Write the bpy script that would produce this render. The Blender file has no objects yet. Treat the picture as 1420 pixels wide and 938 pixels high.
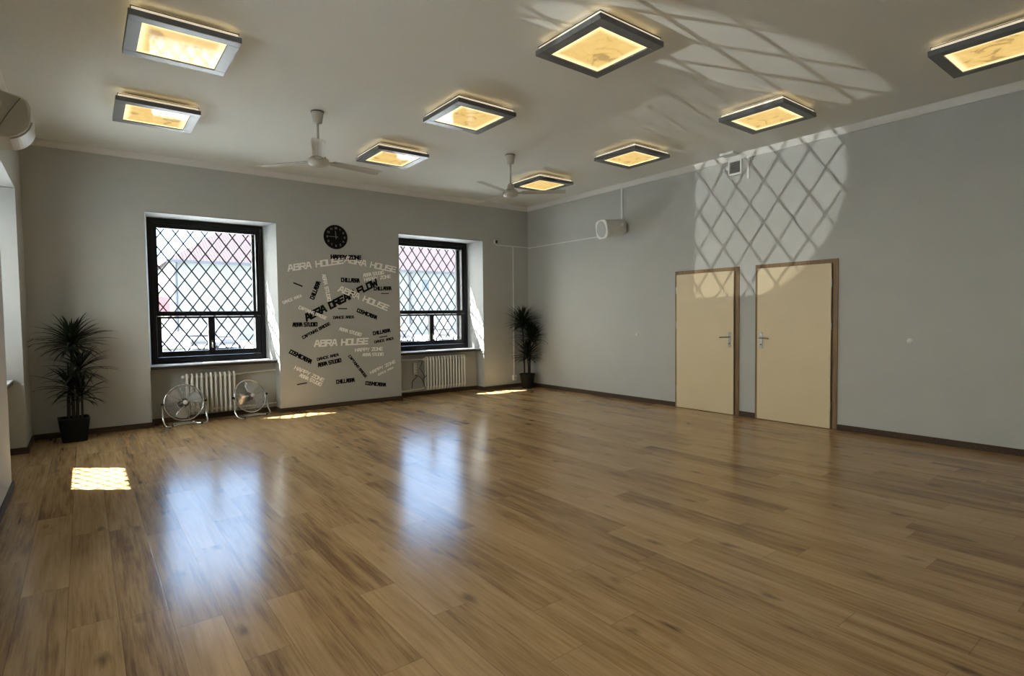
import bpy, math, random
from mathutils import Vector, Matrix
random.seed(7)
SC = bpy.context.scene
COL = SC.collection
PI = math.pi

# ------------------------------------------------------------------ room measures
D = 8.591          # back wall plane (y)
XR = 7.05          # right wall plane (x)
XL = -0.518        # left wall plane (x)
YR = -2.6          # rear wall behind the viewer
H = 3.54           # ceiling height
TH = 0.68          # thickness of the two outer walls

# ------------------------------------------------------------------ materials
def new_mat(name):
    m = bpy.data.materials.new(name); m.use_nodes = True
    nt = m.node_tree
    b = nt.nodes['Principled BSDF']
    return m, nt, b

def plain(name, col, rough=0.5, metal=0.0, spec=0.5, bump=0.0, bscale=60.0, var=0.0, vscale=3.0, coat=0.0):
    m, nt, b = new_mat(name)
    b.inputs['Base Color'].default_value = (*col, 1)
    b.inputs['Roughness'].default_value = rough
    b.inputs['Metallic'].default_value = metal
    b.inputs['Specular IOR Level'].default_value = spec
    b.inputs['Coat Weight'].default_value = coat
    if bump or var:
        tc = nt.nodes.new('ShaderNodeTexCoord')
    if var:
        n = nt.nodes.new('ShaderNodeTexNoise'); n.inputs['Scale'].default_value = vscale
        n.inputs['Detail'].default_value = 4
        nt.links.new(tc.outputs['Object'], n.inputs['Vector'])
        r = nt.nodes.new('ShaderNodeMapRange')
        r.inputs[1].default_value = 0.3; r.inputs[2].default_value = 0.7
        r.inputs[3].default_value = 1 - var; r.inputs[4].default_value = 1 + var
        nt.links.new(n.outputs['Fac'], r.inputs[0])
        mx = nt.nodes.new('ShaderNodeVectorMath'); mx.operation = 'SCALE'
        mx.inputs[0].default_value = col
        nt.links.new(r.outputs[0], mx.inputs['Scale'])
        nt.links.new(mx.outputs[0], b.inputs['Base Color'])
    if bump:
        n = nt.nodes.new('ShaderNodeTexNoise'); n.inputs['Scale'].default_value = bscale
        n.inputs['Detail'].default_value = 3
        nt.links.new(tc.outputs['Object'], n.inputs['Vector'])
        bp = nt.nodes.new('ShaderNodeBump'); bp.inputs['Strength'].default_value = bump
        bp.inputs['Distance'].default_value = 0.01
        nt.links.new(n.outputs['Fac'], bp.inputs['Height'])
        nt.links.new(bp.outputs[0], b.inputs['Normal'])
    return m

def emit(name, col, strength, spec_rough=0.25):
    m, nt, b = new_mat(name)
    b.inputs['Base Color'].default_value = (0.8, 0.75, 0.65, 1)
    b.inputs['Emission Color'].default_value = (*col, 1)
    b.inputs['Emission Strength'].default_value = strength
    b.inputs['Roughness'].default_value = spec_rough
    return m

def wood(name, base, dark, axis='Z', scale=6.0, rough=0.45):
    m, nt, b = new_mat(name)
    tc = nt.nodes.new('ShaderNodeTexCoord'); mp = nt.nodes.new('ShaderNodeMapping')
    s = {'X': (0.6, 12, 12), 'Y': (12, 0.6, 12), 'Z': (12, 12, 0.6)}[axis]
    mp.inputs['Scale'].default_value = s
    n = nt.nodes.new('ShaderNodeTexNoise'); n.inputs['Scale'].default_value = scale
    n.inputs['Detail'].default_value = 6
    cr = nt.nodes.new('ShaderNodeValToRGB')
    cr.color_ramp.elements[0].position = 0.35; cr.color_ramp.elements[0].color = (*dark, 1)
    cr.color_ramp.elements[1].position = 0.65; cr.color_ramp.elements[1].color = (*base, 1)
    nt.links.new(tc.outputs['Object'], mp.inputs[0]); nt.links.new(mp.outputs[0], n.inputs['Vector'])
    nt.links.new(n.outputs['Fac'], cr.inputs[0]); nt.links.new(cr.outputs[0], b.inputs['Base Color'])
    b.inputs['Roughness'].default_value = rough
    return m

def glass_mat(name, tint=(1, 1, 1)):
    m = bpy.data.materials.new(name); m.use_nodes = True
    nt = m.node_tree; nt.nodes.clear()
    o = nt.nodes.new('ShaderNodeOutputMaterial'); mix = nt.nodes.new('ShaderNodeMixShader')
    t = nt.nodes.new('ShaderNodeBsdfTransparent'); t.inputs[0].default_value = (*tint, 1)
    g = nt.nodes.new('ShaderNodeBsdfGlossy'); g.inputs['Roughness'].default_value = 0.02
    ge = nt.nodes.new('ShaderNodeNewGeometry'); dt = nt.nodes.new('ShaderNodeVectorMath'); dt.operation = 'DOT_PRODUCT'
    nt.links.new(ge.outputs['Incoming'], dt.inputs[0]); nt.links.new(ge.outputs['Normal'], dt.inputs[1])
    def mt(op, a, b=None):
        n = nt.nodes.new('ShaderNodeMath'); n.operation = op
        for i, v in enumerate((a, b)):
            if v is None: continue
            if isinstance(v, (int, float)): n.inputs[i].default_value = v
            else: nt.links.new(v, n.inputs[i])
        return n.outputs[0]
    # reflectance of a thin sheet, the same from both sides
    fr = mt('ADD', 0.04, mt('MULTIPLY', 0.9, mt('POWER', mt('SUBTRACT', 1.0, mt('ABSOLUTE', dt.outputs['Value'])), 5.0)))
    nt.links.new(fr, mix.inputs[0]); nt.links.new(t.outputs[0], mix.inputs[1])
    nt.links.new(g.outputs[0], mix.inputs[2]); nt.links.new(mix.outputs[0], o.inputs[0])
    return m

def floor_mat():
    m, nt, b = new_mat('oak_laminate')
    N = nt.nodes.new; L = nt.links.new
    def math_(op, a, c=None, d=None):
        n = N('ShaderNodeMath'); n.operation = op
        for i, v in enumerate((a, c, d)):
            if v is None: continue
            if isinstance(v, (int, float)): n.inputs[i].default_value = v
            else: L(v, n.inputs[i])
        return n.outputs[0]
    geo = N('ShaderNodeNewGeometry'); sep = N('ShaderNodeSeparateXYZ'); L(geo.outputs['Position'], sep.inputs[0])
    x, y = sep.outputs[0], sep.outputs[1]
    W, LEN = 0.194, 1.38
    xs = math_('DIVIDE', math_('ADD', x, 10.0), W)
    ci = math_('FLOOR', xs); cf = math_('FRACT', xs)
    wn = N('ShaderNodeTexWhiteNoise'); wn.noise_dimensions = '1D'; L(ci, wn.inputs['W'])
    ys = math_('ADD', math_('DIVIDE', math_('ADD', y, 20.0), LEN), wn.outputs['Value'])
    ri = math_('FLOOR', ys); rf = math_('FRACT', ys)
    cid = N('ShaderNodeCombineXYZ'); L(ci, cid.inputs[0]); L(ri, cid.inputs[1])
    wn2 = N('ShaderNodeTexWhiteNoise'); wn2.noise_dimensions = '2D'; L(cid.outputs[0], wn2.inputs['Vector'])
    rnd = wn2.outputs['Value']
    # grain coordinates: stretched along the plank, shifted for every plank
    gx = math_('ADD', math_('MULTIPLY', x, 1.0), math_('MULTIPLY', rnd, 37.0))
    def coords(sx, sy):
        c = N('ShaderNodeCombineXYZ'); L(math_('MULTIPLY', gx, sx), c.inputs[0]); L(math_('MULTIPLY', y, sy), c.inputs[1])
        L(math_('MULTIPLY', rnd, 11.0), c.inputs[2]); return c.outputs[0]
    def noise(v, sc, det=5, dist=0.0, rough=0.55):
        n = N('ShaderNodeTexNoise'); n.inputs['Scale'].default_value = sc; n.inputs['Detail'].default_value = det
        n.inputs['Distortion'].default_value = dist; n.inputs['Roughness'].default_value = rough
        L(v, n.inputs['Vector']); return n.outputs['Fac']
    fine = noise(coords(42, 1.7), 1.6, 7, 0.0, 0.68)
    broad = noise(coords(9, 1.1), 1.0, 4, 0.8)
    flame = noise(coords(14, 1.3), 1.0, 5, 0.6)
    cr = N('ShaderNodeValToRGB')
    e = cr.color_ramp.elements
    e[0].position = 0.33; e[0].color = (0.150, 0.078, 0.030, 1)
    e[1].position = 0.66; e[1].color = (0.51, 0.335, 0.162, 1)
    k = e.new(0.48); k.color = (0.355, 0.218, 0.094, 1)
    t = math_('ADD', math_('MULTIPLY', fine, 0.40), math_('MULTIPLY', broad, 0.34))
    t = math_('ADD', t, math_('MULTIPLY', flame, 0.26))
    t = math_('ADD', t, math_('MULTIPLY', math_('SUBTRACT', rnd, 0.5), 0.14))
    L(t, cr.inputs[0])
    # knots
    vo = N('ShaderNodeTexVoronoi'); vo.inputs['Scale'].default_value = 1.0
    L(coords(5.0, 2.0), vo.inputs['Vector'])
    kn = N('ShaderNodeMapRange'); kn.inputs[1].default_value = 0.02; kn.inputs[2].default_value = 0.17
    kn.inputs[3].default_value = 0.42; kn.inputs[4].default_value = 1.0
    L(math_('ADD', vo.outputs['Distance'], math_('MULTIPLY', math_('SUBTRACT', noise(coords(30, 9), 1.0, 3), 0.5), 0.25)), kn.inputs[0])
    mul = N('ShaderNodeVectorMath'); mul.operation = 'SCALE'; L(cr.outputs[0], mul.inputs[0]); L(kn.outputs[0], mul.inputs['Scale'])
    # joints
    ex = math_('MINIMUM', cf, math_('SUBTRACT', 1.0, cf)); ey = math_('MULTIPLY', math_('MINIMUM', rf, math_('SUBTRACT', 1.0, rf)), LEN / W)
    edge = math_('MINIMUM', ex, ey)
    jm = N('ShaderNodeMapRange'); jm.inputs[1].default_value = 0.003; jm.inputs[2].default_value = 0.014
    jm.inputs[3].default_value = 0.62; jm.inputs[4].default_value = 1.0; L(edge, jm.inputs[0])
    mul2 = N('ShaderNodeVectorMath'); mul2.operation = 'SCALE'; L(mul.outputs[0], mul2.inputs[0]); L(jm.outputs[0], mul2.inputs['Scale'])
    L(mul2.outputs[0], b.inputs['Base Color'])
    b.inputs['Roughness'].default_value = 0.20
    b.inputs['Specular IOR Level'].default_value = 0.36
    h = math_('ADD', math_('MULTIPLY', fine, 0.12), math_('MULTIPLY', jm.outputs[0], 1.0))
    h = math_('ADD', h, math_('MULTIPLY', noise(coords(7, 2.2), 1.0, 2), 0.25))
    bp = N('ShaderNodeBump'); bp.inputs['Strength'].default_value = 0.25; bp.inputs['Distance'].default_value = 0.0015
    L(h, bp.inputs['Height']); L(bp.outputs[0], b.inputs['Normal'])
    return m

def lamp_panel_mat():
    """alabaster-look acrylic lit from its rim"""
    m, nt, b = new_mat('lit_alabaster_panel')
    N = nt.nodes.new; L = nt.links.new
    tc = N('ShaderNodeTexCoord')
    oi = N('ShaderNodeObjectInfo')
    ad = N('ShaderNodeVectorMath'); ad.operation = 'ADD'
    sc = N('ShaderNodeVectorMath'); sc.operation = 'SCALE'; sc.inputs[0].default_value = (17, 29, 5)
    L(oi.outputs['Random'], sc.inputs['Scale']); L(tc.outputs['Object'], ad.inputs[0]); L(sc.outputs[0], ad.inputs[1])
    n = N('ShaderNodeTexNoise'); n.inputs['Scale'].default_value = 7; n.inputs['Detail'].default_value = 6
    n.inputs['Distortion'].default_value = 1.2; L(ad.outputs[0], n.inputs['Vector'])
    cr = N('ShaderNodeValToRGB'); e = cr.color_ramp.elements
    e[0].position = 0.33; e[0].color = (0.40, 0.25, 0.08, 1)
    e[1].position = 0.42; e[1].color = (0.66, 0.43, 0.135, 1)
    k = e.new(0.75); k.color = (0.76, 0.52, 0.18, 1)
    L(n.outputs['Fac'], cr.inputs[0])
    # the rim LEDs make the sheet brighter along its edges
    sp = N('ShaderNodeSeparateXYZ'); L(tc.outputs['Object'], sp.inputs[0])
    def ab(o):
        a = N('ShaderNodeMath'); a.operation = 'ABSOLUTE'; L(o, a.inputs[0]); return a.outputs[0]
    mx = N('ShaderNodeMath'); mx.operation = 'MAXIMUM'; L(ab(sp.outputs[0]), mx.inputs[0]); L(ab(sp.outputs[1]), mx.inputs[1])
    r = N('ShaderNodeMapRange'); r.interpolation_type = 'SMOOTHSTEP'
    r.inputs[1].default_value = 0.19; r.inputs[2].default_value = 0.262; r.inputs[3].default_value = 0.0; r.inputs[4].default_value = 1.0
    L(mx.outputs[0], r.inputs[0])
    mc = N('ShaderNodeMix'); mc.data_type = 'RGBA'; L(r.outputs[0], mc.inputs[0]); L(cr.outputs[0], mc.inputs[6])
    mc.inputs[7].default_value = (1.25, 1.0, 0.52, 1)
    L(mc.outputs[2], b.inputs['Emission Color'])
    b.inputs['Emission Strength'].default_value = 0.86
    b.inputs['Base Color'].default_value = (0.10, 0.08, 0.05, 1)
    b.inputs['Roughness'].default_value = 0.06
    b.inputs['Specular IOR Level'].default_value = 0.07
    return m

M = dict(
    wall=plain('grey_wall_paint', (0.425, 0.435, 0.41), 0.85, bump=0.25, bscale=90, var=0.02),
    ceil=plain('ceiling_paint', (0.715, 0.74, 0.70), 0.9, bump=0.15, bscale=30, var=0.025, vscale=1.2),
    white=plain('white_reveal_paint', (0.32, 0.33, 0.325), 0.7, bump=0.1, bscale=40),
    cornice=plain('cornice_plaster', (0.70, 0.70, 0.67), 0.8),
    floor=floor_mat(),
    skirt=wood('dark_skirting_wood', (0.066, 0.041, 0.021), (0.034, 0.020, 0.010), 'X', 5, 0.8),
    black=plain('black_window_paint', (0.006, 0.006, 0.007), 0.4, spec=0.22, var=0.2, vscale=9),
    blackm=plain('black_matt', (0.012, 0.012, 0.012), 0.6),
    jamb=plain('dark_grey_jamb', (0.06, 0.065, 0.07), 0.5, var=0.3, vscale=8),
    glass=glass_mat('window_glass', (0.97, 0.99, 1.0)),
    steel=plain('wrought_grille', (0.010, 0.011, 0.013), 0.7, spec=0.1),
    sill=plain('white_sill_paint', (0.58, 0.59, 0.60), 0.4),
    silld=plain('sill_dark_edge', (0.02, 0.02, 0.02), 0.5),
    radi=plain('radiator_enamel', (0.78, 0.77, 0.72), 0.4),
    chrome=plain('chrome', (0.75, 0.76, 0.78), 0.12, metal=1.0),
    blade=plain('fan_blade_steel', (0.55, 0.57, 0.60), 0.28, metal=0.9),
    rubber=plain('black_rubber', (0.012, 0.012, 0.012), 0.7),
    frame=plain('graphite_lamp_frame', (0.095, 0.098, 0.10), 0.38, var=0.06, vscale=20),
    plate=plain('lamp_back_plate', (0.05, 0.045, 0.04), 0.5),
    rim=emit('lamp_side_acrylic', (1.0, 0.85, 0.60), 0.42, 0.3),
    led=emit('lamp_halo_led', (1.0, 0.72, 0.36), 1.0, 0.4),
    panel=lamp_panel_mat(),
    fan=plain('ceiling_fan_enamel', (0.43, 0.42, 0.37), 0.4),
    fand=plain('fan_dark_seam', (0.08, 0.08, 0.075), 0.6),
    plastic=plain('white_plastic', (0.68, 0.69, 0.66), 0.4),
    plasticg=plain('grey_plastic', (0.46, 0.46, 0.43), 0.5),
    mesh=plain('speaker_mesh', (0.40, 0.41, 0.40), 0.6, bump=0.5, bscale=300),
    doorp=plain('cream_door_laminate', (0.62, 0.52, 0.335), 0.45, var=0.03, vscale=2),
    doorf=wood('oak_door_frame', (0.225, 0.137, 0.054), (0.14, 0.08, 0.030), 'Z', 5, 0.5),
    nickel=plain('satin_nickel', (0.30, 0.295, 0.28), 0.3, metal=1.0),
    leaf=plain('dracaena_leaf', (0.008, 0.015, 0.006), 0.5, spec=0.25, var=0.3, vscale=6),
    cane=plain('dracaena_cane', (0.025, 0.019, 0.014), 0.8, bump=0.6, bscale=50, var=0.25, vscale=20),
    potb=plain('black_pot', (0.005, 0.006, 0.005), 0.6, spec=0.15),
    potg=plain('dark_olive_pot', (0.014, 0.015, 0.010), 0.6, spec=0.2),
    soil=plain('soil', (0.02, 0.015, 0.01), 0.95, bump=1.0, bscale=80),
    letb=plain('black_vinyl', (0.004, 0.004, 0.004), 0.6, spec=0.15),
    letw=plain('pale_vinyl', (0.93, 0.92, 0.88), 0.6),
    clock=plain('clock_black', (0.004, 0.004, 0.004), 0.6, spec=0.15),
    clockw=plain('clock_grey_marks', (0.22, 0.22, 0.22), 0.5),
    facade=plain('pale_render', (0.085, 0.095, 0.095), 0.9, spec=0.0, var=0.03, vscale=0.3),
    plinth=plain('pale_plinth', (0.105, 0.11, 0.11), 0.9, spec=0.0),
    gutter=plain('zinc_gutter', (0.012, 0.016, 0.024), 0.6),
    street=plain('pale_street', (0.56, 0.55, 0.52), 0.9, spec=0.05, var=0.1, vscale=0.2),
    wing=plain('building_window_glass', (0.018, 0.03, 0.04), 0.5),
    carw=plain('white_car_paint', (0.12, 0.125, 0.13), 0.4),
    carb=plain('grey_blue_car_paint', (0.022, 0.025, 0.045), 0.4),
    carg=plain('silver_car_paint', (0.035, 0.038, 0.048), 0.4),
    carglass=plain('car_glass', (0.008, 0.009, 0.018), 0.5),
    lampg=plain('headlight', (0.7, 0.7, 0.7), 0.2),
    tree=plain('tree_foliage', (0.10, 0.14, 0.06), 0.8, var=0.3, vscale=3),
    red=plain('red_banner', (0.12, 0.03, 0.035), 0.7),
    bark=plain('bark', (0.10, 0.07, 0.05), 0.9),
)

def roof_mat():
    m, nt, b = new_mat('clay_tile_roof')
    tc = nt.nodes.new('ShaderNodeTexCoord'); w = nt.nodes.new('ShaderNodeTexWave')
    w.wave_type = 'BANDS'; w.bands_direction = 'X'; w.inputs['Scale'].default_value = 1.1
    w.inputs['Distortion'].default_value = 0.6
    cr = nt.nodes.new('ShaderNodeValToRGB')
    cr.color_ramp.elements[0].color = (0.029, 0.022, 0.024, 1); cr.color_ramp.elements[1].color = (0.047, 0.039, 0.041, 1)
    nt.links.new(tc.outputs['Object'], w.inputs['Vector']); nt.links.new(w.outputs['Fac'], cr.inputs[0])
    nt.links.new(cr.outputs[0], b.inputs['Base Color']); b.inputs['Roughness'].default_value = 0.9; b.inputs['Specular IOR Level'].default_value = 0.0
    return m
M['roof'] = roof_mat()

# ------------------------------------------------------------------ mesh builder
class MB:
    def __init__(s): s.v = []; s.f = []; s.sm = []
    def add(s, vs, fs, smooth=False):
        o = len(s.v); s.v += [tuple(p) for p in vs]
        for f in fs: s.f.append([i + o for i in f]); s.sm.append(smooth)
        return s
    def box(s, x0, x1, y0, y1, z0, z1):
        vs = [(x, y, z) for z in (z0, z1) for y in (y0, y1) for x in (x0, x1)]
        return s.add(vs, [(0, 2, 3, 1), (4, 5, 7, 6), (0, 1, 5, 4), (2, 6, 7, 3), (0, 4, 6, 2), (1, 3, 7, 5)])
    def prism(s, poly, axis, a, b):
        """extrude a 2-D polygon along x (poly = y,z), y (poly = x,z) or z (poly = x,y)"""
        n = len(poly)
        def P(p, t): return {'x': (t, p[0], p[1]), 'y': (p[0], t, p[1]), 'z': (p[0], p[1], t)}[axis]
        vs = [P(p, a) for p in poly] + [P(p, b) for p in poly]
        fs = [tuple(range(n))[::-1], tuple(range(n, 2 * n))]
        fs += [(i, (i + 1) % n, n + (i + 1) % n, n + i) for i in range(n)]
        return s.add(vs, fs)
    def loft(s, rings, cap=True, closed=True, smooth=True):
        n = len(rings[0]); vs = [p for r in rings for p in r]; fs = []
        for k in range(len(rings) - 1):
            for i in range(n if closed else n - 1):
                j = (i + 1) % n
                fs.append((k * n + i, k * n + j, (k + 1) * n + j, (k + 1) * n + i))
        s.add(vs, fs, smooth)
        if cap and closed:
            s.add(rings[0], [tuple(range(n))[::-1]]); s.add(rings[-1], [tuple(range(n))])
        return s
    def lathe(s, prof, c=(0, 0, 0), n=24, axis='z', smooth=True):
        rings = []
        for r, h in prof:
            ring = []
            for i in range(n):
                a = 2 * PI * i / n
                p = (r * math.cos(a), r * math.sin(a), h)
                if axis == 'y': p = (p[0], h, -p[1])
                if axis == 'x': p = (h, p[0], p[1])
                ring.append((p[0] + c[0], p[1] + c[1], p[2] + c[2]))
            rings.append(ring)
        return s.loft(rings, smooth=smooth)
    def tube(s, pts, r, n=8, closed=False):
        pts = [Vector(p) for p in pts]; m = len(pts); rings = []
        up = None
        for i in range(m):
            if closed: t = pts[(i + 1) % m] - pts[i - 1]
            else: t = pts[min(i + 1, m - 1)] - pts[max(i - 1, 0)]
            t.normalize()
            if up is None: up = Vector((0, 0, 1)) if abs(t.z) < 0.9 else Vector((1, 0, 0))
            a = t.cross(up)
            if a.length < 1e-4: a = t.cross(Vector((0, 1, 0)))
            a.normalize(); b = a.cross(t).normalized(); up = b
            rr = r[i] if isinstance(r, (list, tuple)) else r
            rings.append([tuple(pts[i] + rr * (math.cos(2 * PI * k / n) * a + math.sin(2 * PI * k / n) * b)) for k in range(n)])
        if closed: rings.append(rings[0]); return s.loft(rings, cap=False)
        return s.loft(rings)
    def ball(s, c, r, n=12, sx=1, sy=1, sz=1):
        prof = [(max(1e-4, math.sin(PI * i / n)), -math.cos(PI * i / n)) for i in range(n + 1)]
        rings = [[(c[0] + r * sx * q * math.cos(2 * PI * k / (2 * n)), c[1] + r * sy * q * math.sin(2 * PI * k / (2 * n)), c[2] + r * sz * h)
                  for k in range(2 * n)] for q, h in prof]
        return s.loft(rings)
    def xf(s, Mx):
        s.v = [tuple(Mx @ Vector(p)) for p in s.v]; return s
    def build(s, name, mat, parent=None, bevel=0.0, loc=None):
        me = bpy.data.meshes.new(name); me.from_pydata(s.v, [], s.f); me.validate(); me.update()
        import bmesh
        bm = bmesh.new(); bm.from_mesh(me); bmesh.ops.recalc_face_normals(bm, faces=bm.faces); bm.to_mesh(me); bm.free()
        if len(me.polygons) == len(s.sm):
            me.polygons.foreach_set('use_smooth', s.sm)
        me.materials.append(mat)
        o = bpy.data.objects.new(name, me); COL.objects.link(o)
        if loc: o.location = loc
        if parent is not None: o.parent = parent
        if bevel:
            md = o.modifiers.new('bevel', 'BEVEL'); md.width = bevel; md.segments = 2; md.limit_method = 'ANGLE'
        return o

def tag(o, label=None, cat=None, group=None, kind=None):
    if label: o['label'] = label
    if cat: o['category'] = cat
    if group: o['group'] = group
    if kind: o['kind'] = kind
    return o

def thing(name, label, cat, loc=(0, 0, 0), rz=0.0, group=None):
    o = bpy.data.objects.new(name, None); o.empty_display_size = 0.1
    COL.objects.link(o); o.location = loc; o.rotation_euler = (0, 0, rz)
    return tag(o, label, cat, group)

def copy_tree(o, parent=None):
    c = o.copy(); COL.objects.link(c)
    if parent is not None: c.parent = parent
    for ch in list(o.children): copy_tree(ch, c)
    return c

def struct(o, label, cat):
    return tag(o, label, cat, kind='structure')

def arc(c, r, a0, a1, n):
    return [(c[0] + r * math.cos(a0 + (a1 - a0) * i / n), c[1] + r * math.sin(a0 + (a1 - a0) * i / n)) for i in range(n + 1)]

# ------------------------------------------------------------------ room shell
NI_Z = 2.812         # niche head
ND = 0.42            # depth from wall plane to window frame
RD = 0.26            # depth of the radiator recess
SILL = 0.795

def outer_wall(name, niches, u0, u1, mp, label):
    """wall with window niches in local (u along, v outward, z) -> mapped by mp"""
    m = MB(); cur = u0
    for a, b in niches:
        m.box(cur, a, 0, TH, 0, H)
        m.box(a, b, 0, TH, NI_Z, H)
        m.box(a, b, RD, TH, 0, SILL - 0.05)
        cur = b
    m.box(cur, u1, 0, TH, 0, H)
    m.xf(mp)
    return struct(m.build(name, M['wall']), label, 'wall')

MAP_B = Matrix(((1, 0, 0, 0), (0, 1, 0, D), (0, 0, 1, 0), (0, 0, 0, 1)))          # u -> x, v -> +y
MAP_L = Matrix(((0, -1, 0, XL), (1, 0, 0, 0), (0, 0, 1, 0), (0, 0, 0, 1)))        # u -> y, v -> -x
NB = [(0.672, 2.284), (4.245, 5.958)]
NL = [(-1.75, -0.15), (2.20, 3.80), (6.20, 7.80)]
outer_wall('wall_back', NB, XL - TH, XR + 0.2, MAP_B, 'grey painted wall with two window niches and lettering')
outer_wall('wall_left', NL, YR - 0.2, D, MAP_L, 'grey painted wall pierced by window niches beside the tall plant')
struct(MB().box(XR, XR + 0.2, YR, D, 0, H).build('wall_right', M['wall']), 'long grey wall holding two cream doors', 'wall')
struct(MB().box(XL, XR + 0.2, YR - 0.2, YR, 0, H).build('wall_rear', M['wall']), 'grey wall behind the viewer', 'wall')
struct(MB().box(XL - TH, XR + 0.2, YR - 0.2, D + TH, -0.2, 0).build('floor', M['floor']), 'glossy brown oak plank floor', 'floor')
struct(MB().box(XL - TH, XR + 0.2, YR - 0.2, D + TH, H, H + 0.2).build('ceiling', M['ceil']), 'off-white painted ceiling', 'ceiling')

# cornices (small cove) on three walls
def cove(sign=1):
    p = [(0, H), (0.036, H), (0.034, H - 0.02), (0.026, H - 0.04), (0.018, H - 0.06), (0.015, H - 0.08), (0, H - 0.083)]
    return [(sign * a, z) for a, z in p]
struct(MB().prism([(D - a, z) for a, z in cove()], 'x', XL, XR).build('trim_1', M['cornice']), 'narrow plaster cornice above the windowed wall', 'cornice')
struct(MB().prism([(XR - a, z) for a, z in cove()], 'y', YR, D).build('trim_2', M['cornice']), 'narrow pale cornice above the two doors', 'cornice')
struct(MB().prism([(XL + a, z) for a, z in cove()], 'y', YR, D).build('trim_3', M['cornice']), 'narrow plaster cornice above the tall plant side wall', 'cornice')

# skirting boards
SK, ST = 0.068, 0.016
def skirt(name, pieces, mp, label):
    m = MB()
    for u0, u1, v0, v1 in pieces: m.box(u0, u1, v0, v1, 0, SK)
    m.xf(mp)
    struct(m.build(name, M['skirt'], bevel=0.003), label, 'skirting board')
def wall_skirt(niches, u0, u1):
    ps = []; cur = u0
    for a, b in niches:
        ps.append((cur, a, -ST, 0)); ps.append((a, a + ST, -ST, RD)); ps.append((b - ST, b, -ST, RD)); ps.append((a + ST, b - ST, RD - ST, RD)); cur = b
    ps.append((cur, u1, -ST, 0)); return ps
skirt('baseboard_back', wall_skirt(NB, XL + ST, XR - ST), MAP_B, 'dark brown skirting under the windows')
skirt('baseboard_left', wall_skirt(NL, YR, D), MAP_L, 'dark skirting along the wall beside the tall plant')
m = MB()
for y0, y1 in ((5.115, D), (3.85, 4.075), (YR, 2.83)): m.box(XR - ST, XR, y0, y1, 0, SK)
struct(m.build('baseboard_right', M['skirt'], bevel=0.003), 'dark brown skirting either side of the doors', 'skirting board')

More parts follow.
